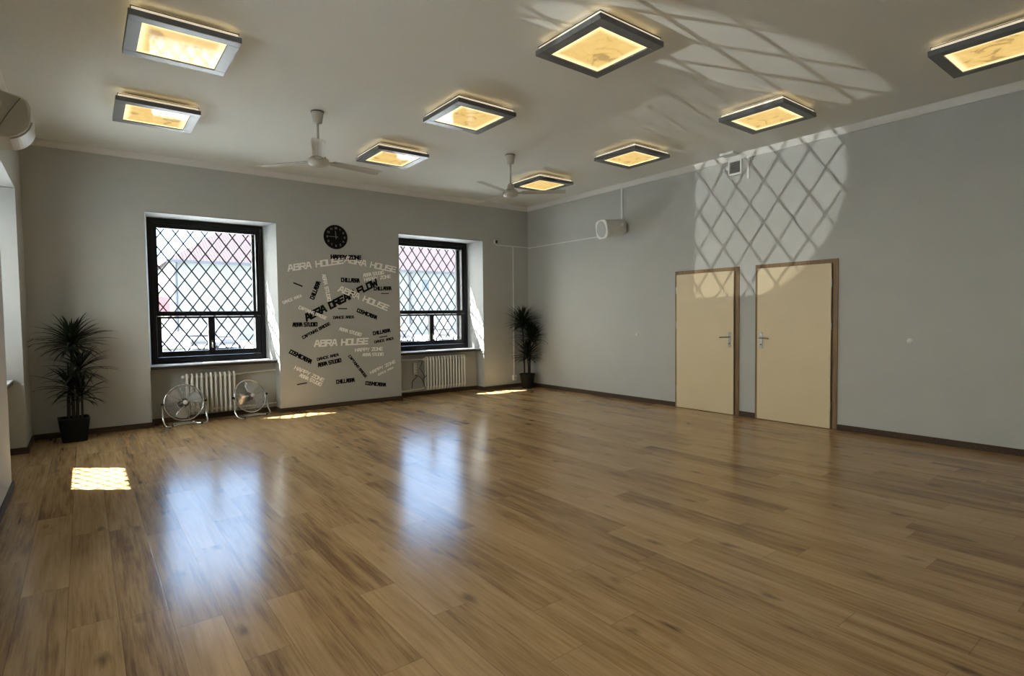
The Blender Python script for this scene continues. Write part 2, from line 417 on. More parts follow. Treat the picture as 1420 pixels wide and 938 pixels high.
# ------------------------------------------------------------------ windows
def window(idx, a, b, mp, label, trim_id, shift=0.0):
    """a..b niche span in u. Everything in local u, v, z."""
    fa, fb = a + 0.05, b - 0.082        # frame span
    z0, z1 = SILL + 0.005, NI_Z - 0.012
    # white splayed reveals
    m = MB()
    m.prism([(a, 0.0), (a, TH), (fa, TH), (fa, ND)], 'z', SILL - 0.05, NI_Z)
    m.prism([(b, 0.0), (fb, ND), (fb, TH), (b, TH)], 'z', SILL - 0.05, NI_Z)
    m.box(a, b, 0.0, TH, NI_Z - 0.012, NI_Z)
    m.xf(mp)
    struct(m.build('trim_%d' % trim_id, M['white']), 'white window reveal around ' + label, 'reveal')
    w = bpy.data.objects.new('window_%d' % idx, None); COL.objects.link(w)
    struct(w, label, 'window')
    def B(mb, name, mat, parent=w, bevel=0.0):
        mb.xf(mp); return mb.build(name, M[mat], parent, bevel)
    # sill board
    s = MB(); s.prism([(a + 0.012, 0.08), (b - 0.016, 0.08), (fb, ND), (fb, TH + 0.03), (fa, TH + 0.03), (fa, ND)], 'z', SILL - 0.014, SILL)
    so = B(s, 'window_sill', 'sill')
    s = MB(); s.prism([(a + 0.012, 0.083), (b - 0.016, 0.083), (fb, ND), (fa, ND)], 'z', SILL - 0.05, SILL - 0.014)
    B(s, 'sill_board', 'silld', so)
    # outer frame, 11 cm deep
    v0, v1 = ND, ND + 0.11
    fo = MB()
    fo.box(fa, fa + 0.075, v0, v1, z0, z1); fo.box(fb - 0.065, fb, v0, v1, z0, z1)
    fo.box(fa + 0.075, fb - 0.065, v0, v1, z1 - 0.075, z1); fo.box(fa + 0.075, fb - 0.065, v0, v1, z0, z0 + 0.08)
    zr0, zr1 = 1.455, 1.520            # transom
    fo.box(fa + 0.075, fb - 0.065, v0 - 0.012, v1, zr0, zr1)
    fo.box(fa + 0.02, fa + 0.055, v0 - 0.012, v0, z0 + 0.02, z1 - 0.02)
    fo.box(fb - 0.045, fb - 0.012, v0 - 0.012, v0, z0 + 0.02, z1 - 0.02)
    fo.box(fa + 0.055, fb - 0.045, v0 - 0.012, v0, z1 - 0.05, z1 - 0.022)
    B(fo, 'frame', 'black', bevel=0.003)
    ia, ib = fa + 0.075, fb - 0.065
    # upper sash
    up = MB(); t = 0.04
    up.box(ia, ia + t, v0 + 0.02, v1 - 0.03, zr1, z1 - 0.075); up.box(ib - t, ib, v0 + 0.02, v1 - 0.03, zr1, z1 - 0.075)
    up.box(ia + t, ib - t, v0 + 0.02, v1 - 0.03, z1 - 0.075 - 0.055, z1 - 0.075)
    us = B(up, 'upper_sash', 'black', bevel=0.002)
    B(MB().box(ia + t, ib - t, v0 + 0.045, v0 + 0.049, zr1, z1 - 0.13), 'glass_pane', 'glass', us)
    # two lower casements
    mid = (ia + ib) / 2 + 0.005
    for (c0, c1) in ((ia, mid), (mid, ib)):
        cs = MB(); t = 0.058; q0, q1 = z0 + 0.08, zr0
        if c0 == ia: l, r = t, 0.042
        else: l, r = 0.042, 0.075
        cs.box(c0 + (0.006 if c0 == ia else -0.001), c0 + l, v0 + 0.01, v1 - 0.03, q0 + 0.006, q1 - 0.006); cs.box(c1 - r, c1 - (0.002 if c0 != ia else 0.0), v0 + 0.01, v1 - 0.03, q0 + 0.006, q1 - 0.006)
        cs.box(c0 + l, c1 - r, v0 + 0.01, v1 - 0.03, q0 + 0.006, q0 + 0.08); cs.box(c0 + l, c1 - r, v0 + 0.01, v1 - 0.03, q1 - 0.035, q1 - 0.006)
        co = B(cs, 'casement', 'black', bevel=0.002)
        B(MB().box(c0 + l, c1 - r, v0 + 0.045, v0 + 0.049, q0 + 0.08, q1 - 0.035), 'glass_pane', 'glass', co)
    h = MB(); h.box(mid - 0.012, mid + 0.012, v0 - 0.006, v0 + 0.012, z0 + 0.20, z0 + 0.30); h.tube([(mid, v0 - 0.004, z0 + 0.26), (mid, v0 - 0.03, z0 + 0.26), (mid + 0.0, v0 - 0.034, z0 + 0.19)], 0.007)
    B(h, 'window_catch', 'nickel')
    # second, outer frame and dark lining between the two
    o0, o1 = ND + 0.19, ND + 0.23
    ln = MB()
    ln.box(ib + 0.004, fb, v1, o1, z0, z1); ln.box(fa, ia - 0.004, v1, o1, z0, z1); ln.box(ia - 0.004, ib + 0.004, v1, o1, z1 - 0.07, z1); ln.box(ia - 0.004, ib + 0.004, v1, o1, z0, z0 + 0.05)
    B(ln, 'lining', 'jamb')
    of = MB(); ob = ib - 0.02
    of.box(ia - 0.004, ia + 0.035, o0, o1, z0 + 0.05, z1 - 0.07); of.box(ob - 0.035, ib + 0.004, o0, o1, z0 + 0.05, z1 - 0.07)
    of.box(ia + 0.035, ob - 0.035, o0, o1, z1 - 0.11, z1 - 0.07); of.box(ia + 0.035, ob - 0.035, o0, o1, z0 + 0.05, z0 + 0.10); of.box(ia + 0.035, ob - 0.035, o0, o1, zr0 + 0.01, zr1 - 0.01)
    B(of, 'outer_frame', 'black')
    # diamond grille outside
    gv = ND + 0.27; px, pz = 0.185, 0.262; ox, oz = 0.998 - 0.672 + a, 2.50
    ga, gb, gz0, gz1 = fa + 0.02, fb - 0.02, z0 - 0.005, z1 - 0.02
    g = MB(); sl = pz / px; n = 0
    for sgn in (1, -1):
        for k in range(-40, 40):
            # line z = oz + sgn*sl*(u - ox - k*px)
            pts = []
            for u in (ga, gb):
                z = oz + sgn * sl * (u - ox - k * px); pts.append((u, z))
            (u0, q0), (u1, q1) = pts
            lo, hi = (gz0, gz1)
            ts = [0.0, 1.0]
            dq = q1 - q0
            t0, t1 = sorted(((lo - q0) / dq, (hi - q0) / dq))
            t0, t1 = max(t0, 0), min(t1, 1)
            if t1 - t0 < 0.02: continue
            A = (u0 + t0 * (u1 - u0), gv + sgn * 0.005, q0 + t0 * dq); Bp = (u0 + t1 * (u1 - u0), gv + sgn * 0.005, q0 + t1 * dq)
            g.tube([A, Bp], 0.0105, 6)
    for u in (ga, gb): g.tube([(u, gv, gz0), (u, gv, gz1)], 0.009, 6)
    for z in (gz0, gz1): g.tube([(ga, gv, z), (gb, gv, z)], 0.009, 6)
    B(g, 'diamond_grille', 'steel')
    return w
window(1, *NB[0], MAP_B, 'black framed latticed window with two floor fans beneath', 4)
window(2, *NB[1], MAP_B, 'black framed latticed window between lettering and corner plant', 5)
window(3, *NL[2], MAP_L, 'side window whose bright jamb stands beside the tall plant', 6)
window(4, *NL[1], MAP_L, 'side window out of the frame, second along that wall', 7)
window(5, *NL[0], MAP_L, 'side window behind the viewer', 8)

# ------------------------------------------------------------------ doors
def door(idx, y0, y1, ztop, hinge_side, label):
    """y0 > y1; hinge_side +1 hinges at y0 (far) side, -1 near side"""
    d = bpy.data.objects.new('door_%d' % idx, None); COL.objects.link(d); d.location = (XR, (y0 + y1) / 2, 0)
    struct(d, label, 'door')
    w = (y0 - y1) / 2; c = 0.062
    f = MB()
    f.box(-0.014, 0, w - c, w, 0, ztop); f.box(-0.014, 0, -w, -w + c, 0, ztop); f.box(-0.014, 0, -w + c, w - c, ztop - c, ztop)
    f.build('door_frame', M['doorf'], d, bevel=0.003)
    p0, p1 = -w + 0.068, w - 0.040
    MB().box(-0.036, -0.002, p0, p1, 0.006, ztop - 0.052).build('door_panel', M['doorp'], d, bevel=0.004)
    MB().box(-0.017, -0.002, -w + 0.054, p0 + 0.004, 0.004, ztop - 0.052).build('door_gap_shade', M['skirt'], d)  # dark strip added as the shade in the gap beside the panel
    hy = (p0 + 0.055) if hinge_side > 0 else (p1 - 0.055)
    s = 1 if hinge_side > 0 else -1
    pl = MB().box(-0.043, -0.036, hy - 0.02, hy + 0.02, 0.935, 1.145)
    ho = pl.build('handle_plate', M['nickel'], d, bevel=0.004)
    hb = MB(); hb.lathe([(0.011, -0.09), (0.011, -0.04)], (0, hy, 1.075), 12, 'x')
    hb.tube([(-0.084, hy - s * 0.004, 1.075), (-0.09, hy + s * 0.03, 1.076), (-0.09, hy + s * 0.10, 1.072), (-0.084, hy + s * 0.125, 1.066)], [0.011, 0.010, 0.009, 0.008], 10)
    hb.build('door_handle', M['nickel'], ho)
    MB().lathe([(0.001, -0.048), (0.009, -0.047), (0.009, -0.041)], (0, hy, 0.985), 12, 'x').build('keyhole', M['blackm'], ho)
    yh = p1 + 0.004 if hinge_side > 0 else p0 - 0.004
    for z in (0.28, 1.23, 1.74):
        h = MB(); h.lathe([(0.0075, z - 0.045), (0.0075, z + 0.045)], (-0.030, yh, 0), 10)
        h.lathe([(0.004, z + 0.045), (0.006, z + 0.05), (0.003, z + 0.056)], (-0.030, yh, 0), 10)
        h.build('hinge', M['nickel'], d)
    return d
door(1, 5.105, 4.078, 2.03, 1, 'cream flush door with its handle towards the neighbouring door, nearer the corner plant')
door(2, 3.850, 2.834, 2.03, -1, 'cream flush door with hinges on the side away from the speaker')

# round white wall buffers
for (y, z, lab) in ((5.832, 1.077, 'small round white door stop on the wall between plant and doors'),
                    (2.112, 1.078, 'small round white door stop alone on the wall past both doors')):
    o = MB().lathe([(0.001, -0.026), (0.018, -0.024), (0.026, -0.012), (0.028, 0.0)], (XR, y, z), 20, 'x').build('door_stop', M['plastic'])
    tag(o, lab, 'door stop', 'round wall door stops')

# ------------------------------------------------------------------ ceiling lamps
LZ = 3.42
def make_lamp():
    r = thing('ceiling_lamp', 'x', 'ceiling lamp', (0, 0, LZ), 0, 'square ceiling lamps')
    s, i, h = 0.345, 0.262, 0.042
    f = MB()
    f.box(-s, s, -s, -i, 0, h); f.box(-s, s, i, s, 0, h); f.box(-s, -i, -i, i, 0, h); f.box(i, s, -i, i, 0, h)
    f.build('lamp_frame', M['frame'], r, bevel=0.003)
    MB().box(-i, i, -i, i, 0.010, 0.016).build('lit_panel', M['panel'], r)
    e = 0.325
    MB().box(-e, e, -e, e, h, h + 0.024).build('acrylic_rim', M['rim'], r)
    MB().box(-e - 0.006, e + 0.006, -e - 0.006, e + 0.006, h + 0.024, h + 0.029).build('back_plate', M['plate'], r)
    L = MB(); q0, q1 = e - 0.035, e - 0.008
    L.box(-q1, q1, -q1, -q0, h + 0.029, h + 0.036); L.box(-q1, q1, q0, q1, h + 0.029, h + 0.036)
    L.box(-q1, -q0, -q0, q0, h + 0.029, h + 0.036); L.box(q0, q1, -q0, q0, h + 0.029, h + 0.036)
    L.build('halo_strip', M['led'], r)
    MB().box(-0.2, 0.2, -0.2, 0.2, h + 0.029, H - LZ).build('ceiling_mount', M['plasticg'], r)
    return r
CX = (0.648, 3.205, 5.735); CY = (1.185, 3.02, 4.83, 6.62)
LAMPS = [
    (0, 2, 'large square grey ceiling lamp mirroring the window lattice over most of its panel'),
    (0, 3, 'square grey ceiling lamp above the window with floor fans, lattice mirrored in one corner'),
    (1, 1, 'big square grey ceiling lamp at the top centre of the photo'),
    (1, 2, 'square grey ceiling lamp in the middle of the grid, next beyond the big centre one'),
    (1, 3, 'square grey ceiling lamp next to the fan nearest the clock, above the lettering'),
    (2, 3, 'square grey ceiling lamp partly behind the blades of the ceiling fan near the corner'),
    (2, 2, 'square grey ceiling lamp above the wall loudspeaker'),
    (2, 1, 'square grey ceiling lamp above the pair of doors, near the wall grille'),
    (2, 0, 'square grey ceiling lamp cut off by the edge of the photo'),
]
lamp0 = make_lamp()
for k, (cx, cy, lab) in enumerate(LAMPS):
    o = lamp0 if k == 0 else copy_tree(lamp0)
    o.location = (CX[cx], CY[cy], LZ); o['label'] = lab
# grey ceiling box partly in view behind the cropped lamp
o = MB().prism([(-0.22, 0), (0.22, 0), (0.18, -0.075), (-0.18, -0.075)], 'y', -0.14, 0.14).build('ceiling_box', M['plasticg'], bevel=0.006, loc=(5.66, 0.83, H))
tag(o, 'flat grey box on the ceiling behind the lamp at the photo edge', 'ceiling box')

# ------------------------------------------------------------------ ceiling fans
def make_fan(loc, angles, zm, label):
    r = thing('ceiling_fan', label, 'ceiling fan', (loc[0], loc[1], zm), 0, 'three-bladed ceiling fans')
    t = H - zm
    MB().lathe([(0.058, t), (0.062, t - 0.012), (0.056, t - 0.05), (0.045, t - 0.115), (0.018, t - 0.125)], (0, 0, 0), 24).build('canopy', M['fan'], r)
    MB().lathe([(0.066, t), (0.066, t - 0.012)], (0, 0, 0), 24).build('canopy_ring', M['fand'], r)
    MB().lathe([(0.0125, 0.04), (0.0125, t - 0.11)], (0, 0, 0), 12).build('down_rod', M['fan'], r)
    MB().lathe([(0.001, -0.062), (0.06, -0.060), (0.095, -0.045), (0.105, -0.015), (0.098, 0.012), (0.07, 0.026), (0.055, 0.03), (0.042, 0.085), (0.030, 0.115), (0.013, 0.12)], (0, 0, 0), 28).build('motor', M['fan'], r)
    MB().lathe([(0.072, 0.026), (0.076, 0.030), (0.05, 0.036)], (0, 0, 0), 24).build('motor_seam', M['fand'], r)
    for a in angles:
        R = Matrix.Rotation(a, 4, 'Z')
        br = MB(); br.prism([(0.09, -0.022), (0.19, -0.034), (0.19, 0.034), (0.09, 0.022)], 'z', -0.012, -0.007)
        tilt = Matrix.Rotation(math.radians(-9), 4, 'X')
        br.xf(R @ tilt); bo = br.build('blade_bracket', M['fan'], r)
        b = MB(); n = 8; top = []; 
        rings = []
        for k in range(n + 1):
            x = 0.15 + 0.58 * k / n; hw = 0.056 + 0.010 * k / n
            if k == n: hw *= 0.9
            cam = 0.006
            pts = [(-hw, 0), (-hw * 0.5, cam), (0, cam * 1.4), (hw * 0.5, cam), (hw, 0), (hw, -0.003), (hw * 0.5, cam - 0.003), (0, cam * 1.4 - 0.003), (-hw * 0.5, cam - 0.003), (-hw, -0.003)]
            rings.append([(x, p, q - 0.004) for p, q in pts])
        b.loft(rings, smooth=False); b.xf(R @ tilt)
        b.build('fan_blade', M['fan'], r)
    return r
make_fan((1.995, 5.841), [math.radians(a) for a in (8, 128, 251.5)], 3.04, 'white ceiling fan with long drop rod and a blade end-on, over the lettered wall side')
make_fan((4.571, 5.914), [math.radians(a) for a in (83, 202, 319)], 3.045, 'white ceiling fan with slim rod in front of the lit lamp near the corner')

# ------------------------------------------------------------------ radiators
def radiator(u0, u1, v, z0, z1, n, label, pipes, capend):
    r = thing('radiator', label, 'radiator', ((u0 + u1) / 2, v, 0), 0, 'cast-iron radiators')
    cx = (u0 + u1) / 2; st = (u1 - u0) / n
    for k in range(n):
        x = u0 + st * (k + 0.5) - cx
        m = MB()
        for dy in (-0.045, 0.045):
            m.tube([(x, dy * 0.25, z1 - 0.008), (x, dy * 0.8, z1 - 0.014), (x, dy, z1 - 0.05), (x, dy, z0 + 0.05), (x, dy * 0.8, z0 + 0.014), (x, dy * 0.25, z0 + 0.008)], [0.011, 0.0135, 0.0145, 0.0145, 0.0135, 0.011], 8)
        m.box(x - st * 0.5, x + st * 0.5, -0.014, 0.014, z1 - 0.062, z1 - 0.034)
        m.box(x - st * 0.5, x + st * 0.5, -0.014, 0.014, z0 + 0.034, z0 + 0.062)
        m.build('radiator_section', M['radi'], r)
    for (x, z) in capend:
        MB().ball((x - cx, 0, z), 0.026, 8).build('end_plug', M['radi'], r)
    for pts in pipes:
        MB().tube([(p[0] - cx, p[1] - v, p[2]) for p in pts], 0.011, 8).build('heating_pipe', M['radi'], r)
    return r
NV = D + RD
radiator(1.075, 1.72, NV - 0.085, 0.095, 0.655, 11, 'white column radiator behind the pair of floor fans',
         [[(1.72, NV - 0.085, 0.610), (1.78, NV - 0.085, 0.610), (1.84, NV - 0.03, 0.612), (2.28, NV - 0.03, 0.628)],
          [(1.72, NV - 0.085, 0.14), (1.80, NV - 0.04, 0.125), (2.28, NV - 0.03, 0.13)]], [(1.06, 0.61)])
radiator(4.80, 5.635, NV - 0.085, 0.095, 0.69, 14, 'white column radiator under the window beside the corner plant',
         [[(4.80, NV - 0.085, 0.645), (4.74, NV - 0.085, 0.645), (4.68, NV - 0.03, 0.648), (4.25, NV - 0.03, 0.655)],
          [(4.80, NV - 0.085, 0.135), (4.70, NV - 0.06, 0.12), (4.25, NV - 0.03, 0.095)]], [(4.785, 0.645), (4.785, 0.14)])

# white multi-socket strip with black leads beside the second radiator
r = thing('power_strip', 'white socket strip hanging beside the radiator with black leads', 'power strip', (4.63, NV - 0.03, 0.40))
MB().box(-0.028, 0.028, -0.02, 0.02, -0.02, 0.19).build('strip_body', M['plastic'], r, bevel=0.008)
s = MB()
for k in range(4): s.lathe([(0.017, -0.022), (0.014, -0.0195)], (0, 0, 0.012 + 0.048 * k), 12, 'y')
s.build('socket_face', M['plasticg'], r)
def lead(pts): MB().tube(pts, 0.0055, 6).build('lead', M['rubber'], r)
lead([(0, -0.005, -0.02), (0.02, -0.02, -0.07), (-0.03, -0.02, -0.10), (-0.07, -0.015, -0.14), (-0.075, -0.01, -0.26)])
lead([(0.0, -0.01, -0.02), (0.08, -0.03, -0.07), (0.11, -0.06, -0.12), (0.12, -0.10, -0.20), (0.14, -0.10, -0.28)])
lead([(0.06, -0.012, 0.21), (0.12, -0.03, 0.24), (0.10, -0.05, 0.16), (0.06, -0.05, 0.10), (0.10, -0.07, 0.03), (0.13, -0.09, -0.05), (0.10, -0.10, -0.13), (0.13, -0.12, -0.27)])
lead([(0.10, -0.11, -0.09), (0.13, -0.14, -0.05), (0.15, -0.15, -0.03)])

# ------------------------------------------------------------------ chrome floor fans
def floor_fan(loc, rz, tilt, label, blade_off):
    r = thing('floor_fan', label, 'floor fan', (loc[0], loc[1], 0), rz, 'chrome floor fans')
    R0 = 0.235; zc = 0.295
    T = Matrix.Translation((0, 0, zc)) @ Matrix.Rotation(-tilt, 4, 'X')
    # the cage faces -y in local space
    def ringpts(rad, y, n=48): return [(rad * math.cos(2 * PI * i / n), y, rad * math.sin(2 * PI * i / n)) for i in range(n)]
    rim = MB(); rim.tube(ringpts(R0, 0), 0.0095, 8, True); rim.xf(T); rim.build('cage_rim', M['chrome'], r)
    def guard(name, sgn):
        g = MB(); dep = 0.055
        for k in range(1, 10):
            q = R0 * k / 10.0
            g.tube(ringpts(q, sgn * dep * (1 - (k / 10.0) ** 3), 40), 0.0013, 4, True)
        for a in range(8):
            an = 2 * PI * a / 8 + 0.2
            g.tube([(R0 * t * math.cos(an), sgn * dep * (1 - t ** 3), R0 * t * math.sin(an)) for t in (0.12, 0.35, 0.6, 0.8, 0.92, 1.0)], 0.0019, 4)
        g.xf(T); return g.build(name, M['chrome'], r)
    guard('front_guard', -1); guard('rear_guard', 1)
    MB().lathe([(0.001, -0.062), (0.026, -0.061), (0.030, -0.052), (0.001, -0.050)], (0, 0, 0), 20, 'y').xf(T).build('badge', M['plastic'], r)
    MB().lathe([(0.001, -0.03), (0.038, -0.028), (0.04, 0.0), (0.06, 0.012), (0.062, 0.09), (0.045, 0.12), (0.001, 0.125)], (0, 0, 0), 20, 'y').xf(T).build('motor', M['jamb'], r)
    for k in range(3):
        b = MB(); rings = []
        a0 = blade_off + k * 2 * PI / 3
        for q, w0, w1, pitch in ((0.034, -0.18, 0.25, 0.020), (0.09, -0.40, 0.48, 0.030), (0.15, -0.52, 0.52, 0.030), (0.19, -0.50, 0.42, 0.025), (0.208, -0.30, 0.25, 0.018)):
            ring = []
            for j in range(7):
                t = j / 6; an = a0 + w0 + (w1 - w0) * t
                ring.append((q * math.cos(an), -pitch + 2 * pitch * t - 0.004, q * math.sin(an)))
            for j in range(6, -1, -1):
                t = j / 6; an = a0 + w0 + (w1 - w0) * t
                ring.append((q * math.cos(an), -pitch + 2 * pitch * t - 0.0025, q * math.sin(an)))
            rings.append(ring)
        b.loft(rings); b.xf(T); b.build('fan_blade', M['blade'], r)
    for sx in (-1, 1):
        kx = sx * (R0 + 0.010)
        MB().lathe([(0.016, kx if sx > 0 else kx - 0.024), (0.016, kx + 0.024 if sx > 0 else kx)], (0, 0, zc), 12, 'x').build('pivot_knob', M['rubber'], r)
    x = R0 + 0.022; z = 0.013
    st = MB()
    pts = [(-x, 0, zc), (-x, -0.004, 0.20), (-x, -0.03, 0.10), (-x + 0.006, -0.085, 0.035), (-x + 0.03, -0.115, z)]
    pts += [(-x + 0.08, -0.118, z), (-0.08, -0.06, z + 0.004), (0.08, -0.06, z + 0.004), (x - 0.08, -0.118, z)]
    pts += [(x - 0.03, -0.115, z), (x - 0.006, -0.085, 0.035), (x, -0.03, 0.10), (x, -0.004, 0.20), (x, 0, zc)]
    # smooth the bend
    fine = []
    for i in range(len(pts) - 1):
        p0 = Vector(pts[max(i - 1, 0)]); p1 = Vector(pts[i]); p2 = Vector(pts[i + 1]); p3 = Vector(pts[min(i + 2, len(pts) - 1)])
        for k in range(4):
            t = k / 4
            fine.append(0.5 * ((2 * p1) + (-p0 + p2) * t + (2 * p0 - 5 * p1 + 4 * p2 - p3) * t * t + (-p0 + 3 * p1 - 3 * p2 + p3) * t ** 3))
    fine.append(Vector(pts[-1])); fine = [(p.x, p.y, max(p.z, 0.0125)) for p in fine]
    st.tube(fine, 0.0115, 8); st.build('stand', M['chrome'], r)
    rs = MB(); rs.tube([(-0.14, -0.085, z), (-0.145, 0.02, z), (-0.12, 0.07, z), (0.12, 0.07, z), (0.145, 0.02, z), (0.14, -0.085, z)], 0.011, 8)
    rs.build('rear_foot', M['chrome'], r)
    for sx in (-1, 1):
        MB().tube([(sx * (x - 0.045), -0.119, 0.014), (sx * (x - 0.095), -0.115, 0.014)], 0.0138, 10).build('rubber_foot', M['rubber'], r)
    return r
floor_fan((1.035, 8.53), math.radians(6), math.radians(10), 'chrome floor fan facing the room, nearer the tall plant', 0.35)
floor_fan((1.868, 8.60), math.radians(21), math.radians(17), 'chrome floor fan turned and tipped up, beside the radiator pipe', 1.3)

# ------------------------------------------------------------------ dracaenas in pots
def leaf(mb, base, yaw, pitch, length, width, droop, lim=None):
    n = 6; d = Vector((math.cos(yaw), math.sin(yaw), 0)); side = Vector((-math.sin(yaw), math.cos(yaw), 0))
    p = Vector(base); ang = pitch; L = []; 
    for k in range(n + 1):
        t = k / n
        w = width * (0.45 + 1.6 * t * (1 - t) * 1.4) * (1 - t ** 3) + 0.0006
        nrm = Vector((-math.sin(ang) * d.x, -math.sin(ang) * d.y, math.cos(ang)))
        L.append((p + side * w + nrm * w * 0.35, p.copy(), p - side * w + nrm * w * 0.35))
        p = p + (d * math.cos(ang) + Vector((0, 0, math.sin(ang)))) * (length / n)
        ang -= droop / n * (0.5 + t)
    vs = [q for tri in L for q in tri]
    if lim:
        vs = [Vector((min(max(q.x, lim[0] + 0.004 * (i % 5)), lim[1] - 0.004 * (i % 5)), min(q.y, lim[2] - 0.004 * (i % 5)), q.z)) for i, q in enumerate(vs)]
    th = [q - Vector((0, 0, 0.0012)) for q in vs]
    fs = []
    N = len(vs)
    for k in range(n):
        for j in (0, 1):
            a = k * 3 + j
            fs.append((a, a + 1, a + 4, a + 3)); fs.append((N + a, N + a + 3, N + a + 4, N + a + 1))
    mb.add(vs + th, fs, True)

def plant(name, loc, label, pot_prof, square, potmat, crowns, canes):
    r = thing(name, label, 'potted plant', (loc[0], loc[1], 0), 0, 'dark dracaenas in pots')
    zt = pot_prof[-1][1]
    if square:
        pm = MB(); rings = []
        for (q, z) in pot_prof + [(pot_prof[-1][0] - 0.015, zt), (pot_prof[-1][0] - 0.02, zt - 0.05)]:
            ring = []; rad = 0.03
            for (sx, sy, a0) in ((1, 1, 0), (-1, 1, PI / 2), (-1, -1, PI), (1, -1, 1.5 * PI)):
                for k in range(5):
                    a = a0 + k * PI / 8
                    ring.append((sx * (q - rad) + rad * math.cos(a), sy * (q - rad) + rad * math.sin(a), z))
            rings.append(ring)
        pm.loft(rings); po = pm.build('pot', M[potmat], r)
        po.rotation_euler = (0, 0, math.radians(4))
    else:
        MB().lathe(pot_prof + [(pot_prof[-1][0] - 0.014, zt), (pot_prof[-1][0] - 0.02, zt - 0.05)], (0, 0, 0), 32).build('pot', M[potmat], r)
    q = pot_prof[-1][0] - 0.022
    (MB().lathe([(0.001, zt - 0.028), (q, zt - 0.03), (q, zt - 0.05)], (0, 0, 0), 24)).build('soil', M['soil'], r)
    for pts, rad in canes:
        MB().tube(pts, [rad * (1.1 - 0.25 * i / (len(pts) - 1)) for i in range(len(pts))], 9).build('cane', M['cane'], r)
    for (c, n, ln, up) in crowns:
        m = MB()
        for k in range(n):
            t = (k + 0.5) / n
            yaw = k * 2.39996 + random.uniform(-0.25, 0.25)
            pitch = math.radians(84 - 108 * t ** 0.8 + random.uniform(-8, 8)) + up
            l = ln * random.uniform(0.72, 1.1) * (0.75 + 0.35 * math.sin(PI * t))
            leaf(m, (c[0] + 0.012 * math.cos(yaw), c[1] + 0.012 * math.sin(yaw), c[2] + 0.10 * (0.5 - t)), yaw, pitch, l, 0.0150, random.uniform(0.45, 1.15), (XL + 0.02 - loc[0], XR - 0.02 - loc[0], D - 0.02 - loc[1]))
        m.build('leaf_crown', M['leaf'], r)
    return r
plant('potted_dracaena', (-0.125, 8.265), 'tall dark dracaena in a black square pot beside the side window', [(0.115, 0), (0.118, 0.02), (0.143, 0.25), (0.146, 0.275)], True, 'potb',
      [((0.01, 0.0, 1.14), 110, 0.40, 0.1), ((0.075, 0.02, 0.83), 50, 0.36, 0.0), ((-0.02, -0.01, 0.63), 44, 0.36, 0.08), ((0.085, -0.02, 0.53), 40, 0.30, 0.15)],
      [([(-0.045, 0, 0.22), (-0.04, 0.0, 0.5), (-0.02, 0, 0.64)], 0.017), ([(0.0, 0.02, 0.22), (0.0, 0.02, 0.7), (0.01, 0.01, 1.15)], 0.016),
       ([(0.035, 0.0, 0.22), (0.045, 0.01, 0.6), (0.075, 0.02, 0.86)], 0.016), ([(0.08, -0.02, 0.22), (0.082, -0.02, 0.4), (0.085, -0.02, 0.54)], 0.012)])
plant('potted_dracaena', (6.775, 8.31), 'dark dracaena with three round tufts in the corner pot', [(0.10, 0), (0.105, 0.02), (0.142, 0.25), (0.152, 0.255), (0.153, 0.28)], False, 'potg',
      [((-0.09, 0.02, 1.24), 130, 0.40, 0.30), ((0.075, -0.03, 0.97), 120, 0.38, 0.28), ((-0.03, -0.05, 0.62), 100, 0.36, 0.28)],
      [([(-0.05, 0.02, 0.22), (-0.06, 0.02, 0.7), (-0.09, 0.02, 1.25)], 0.015), ([(0.06, 0.0, 0.22), (0.05, -0.02, 0.6), (0.075, -0.03, 0.99)], 0.015), ([(0.0, -0.04, 0.22), (-0.01, -0.05, 0.4), (-0.03, -0.05, 0.63)], 0.014)])

# ------------------------------------------------------------------ clock
r = thing('wall_clock', 'round black wall clock above the lettering, hands near quarter to twelve', 'clock', (3.165, D, 2.663))
MB().lathe([(0.186, 0.0), (0.188, -0.022), (0.183, -0.034), (0.176, -0.030), (0.170, -0.024), (0.001, -0.024)], (0, 0, 0), 48, 'y').build('clock_case', M['clock'], r)

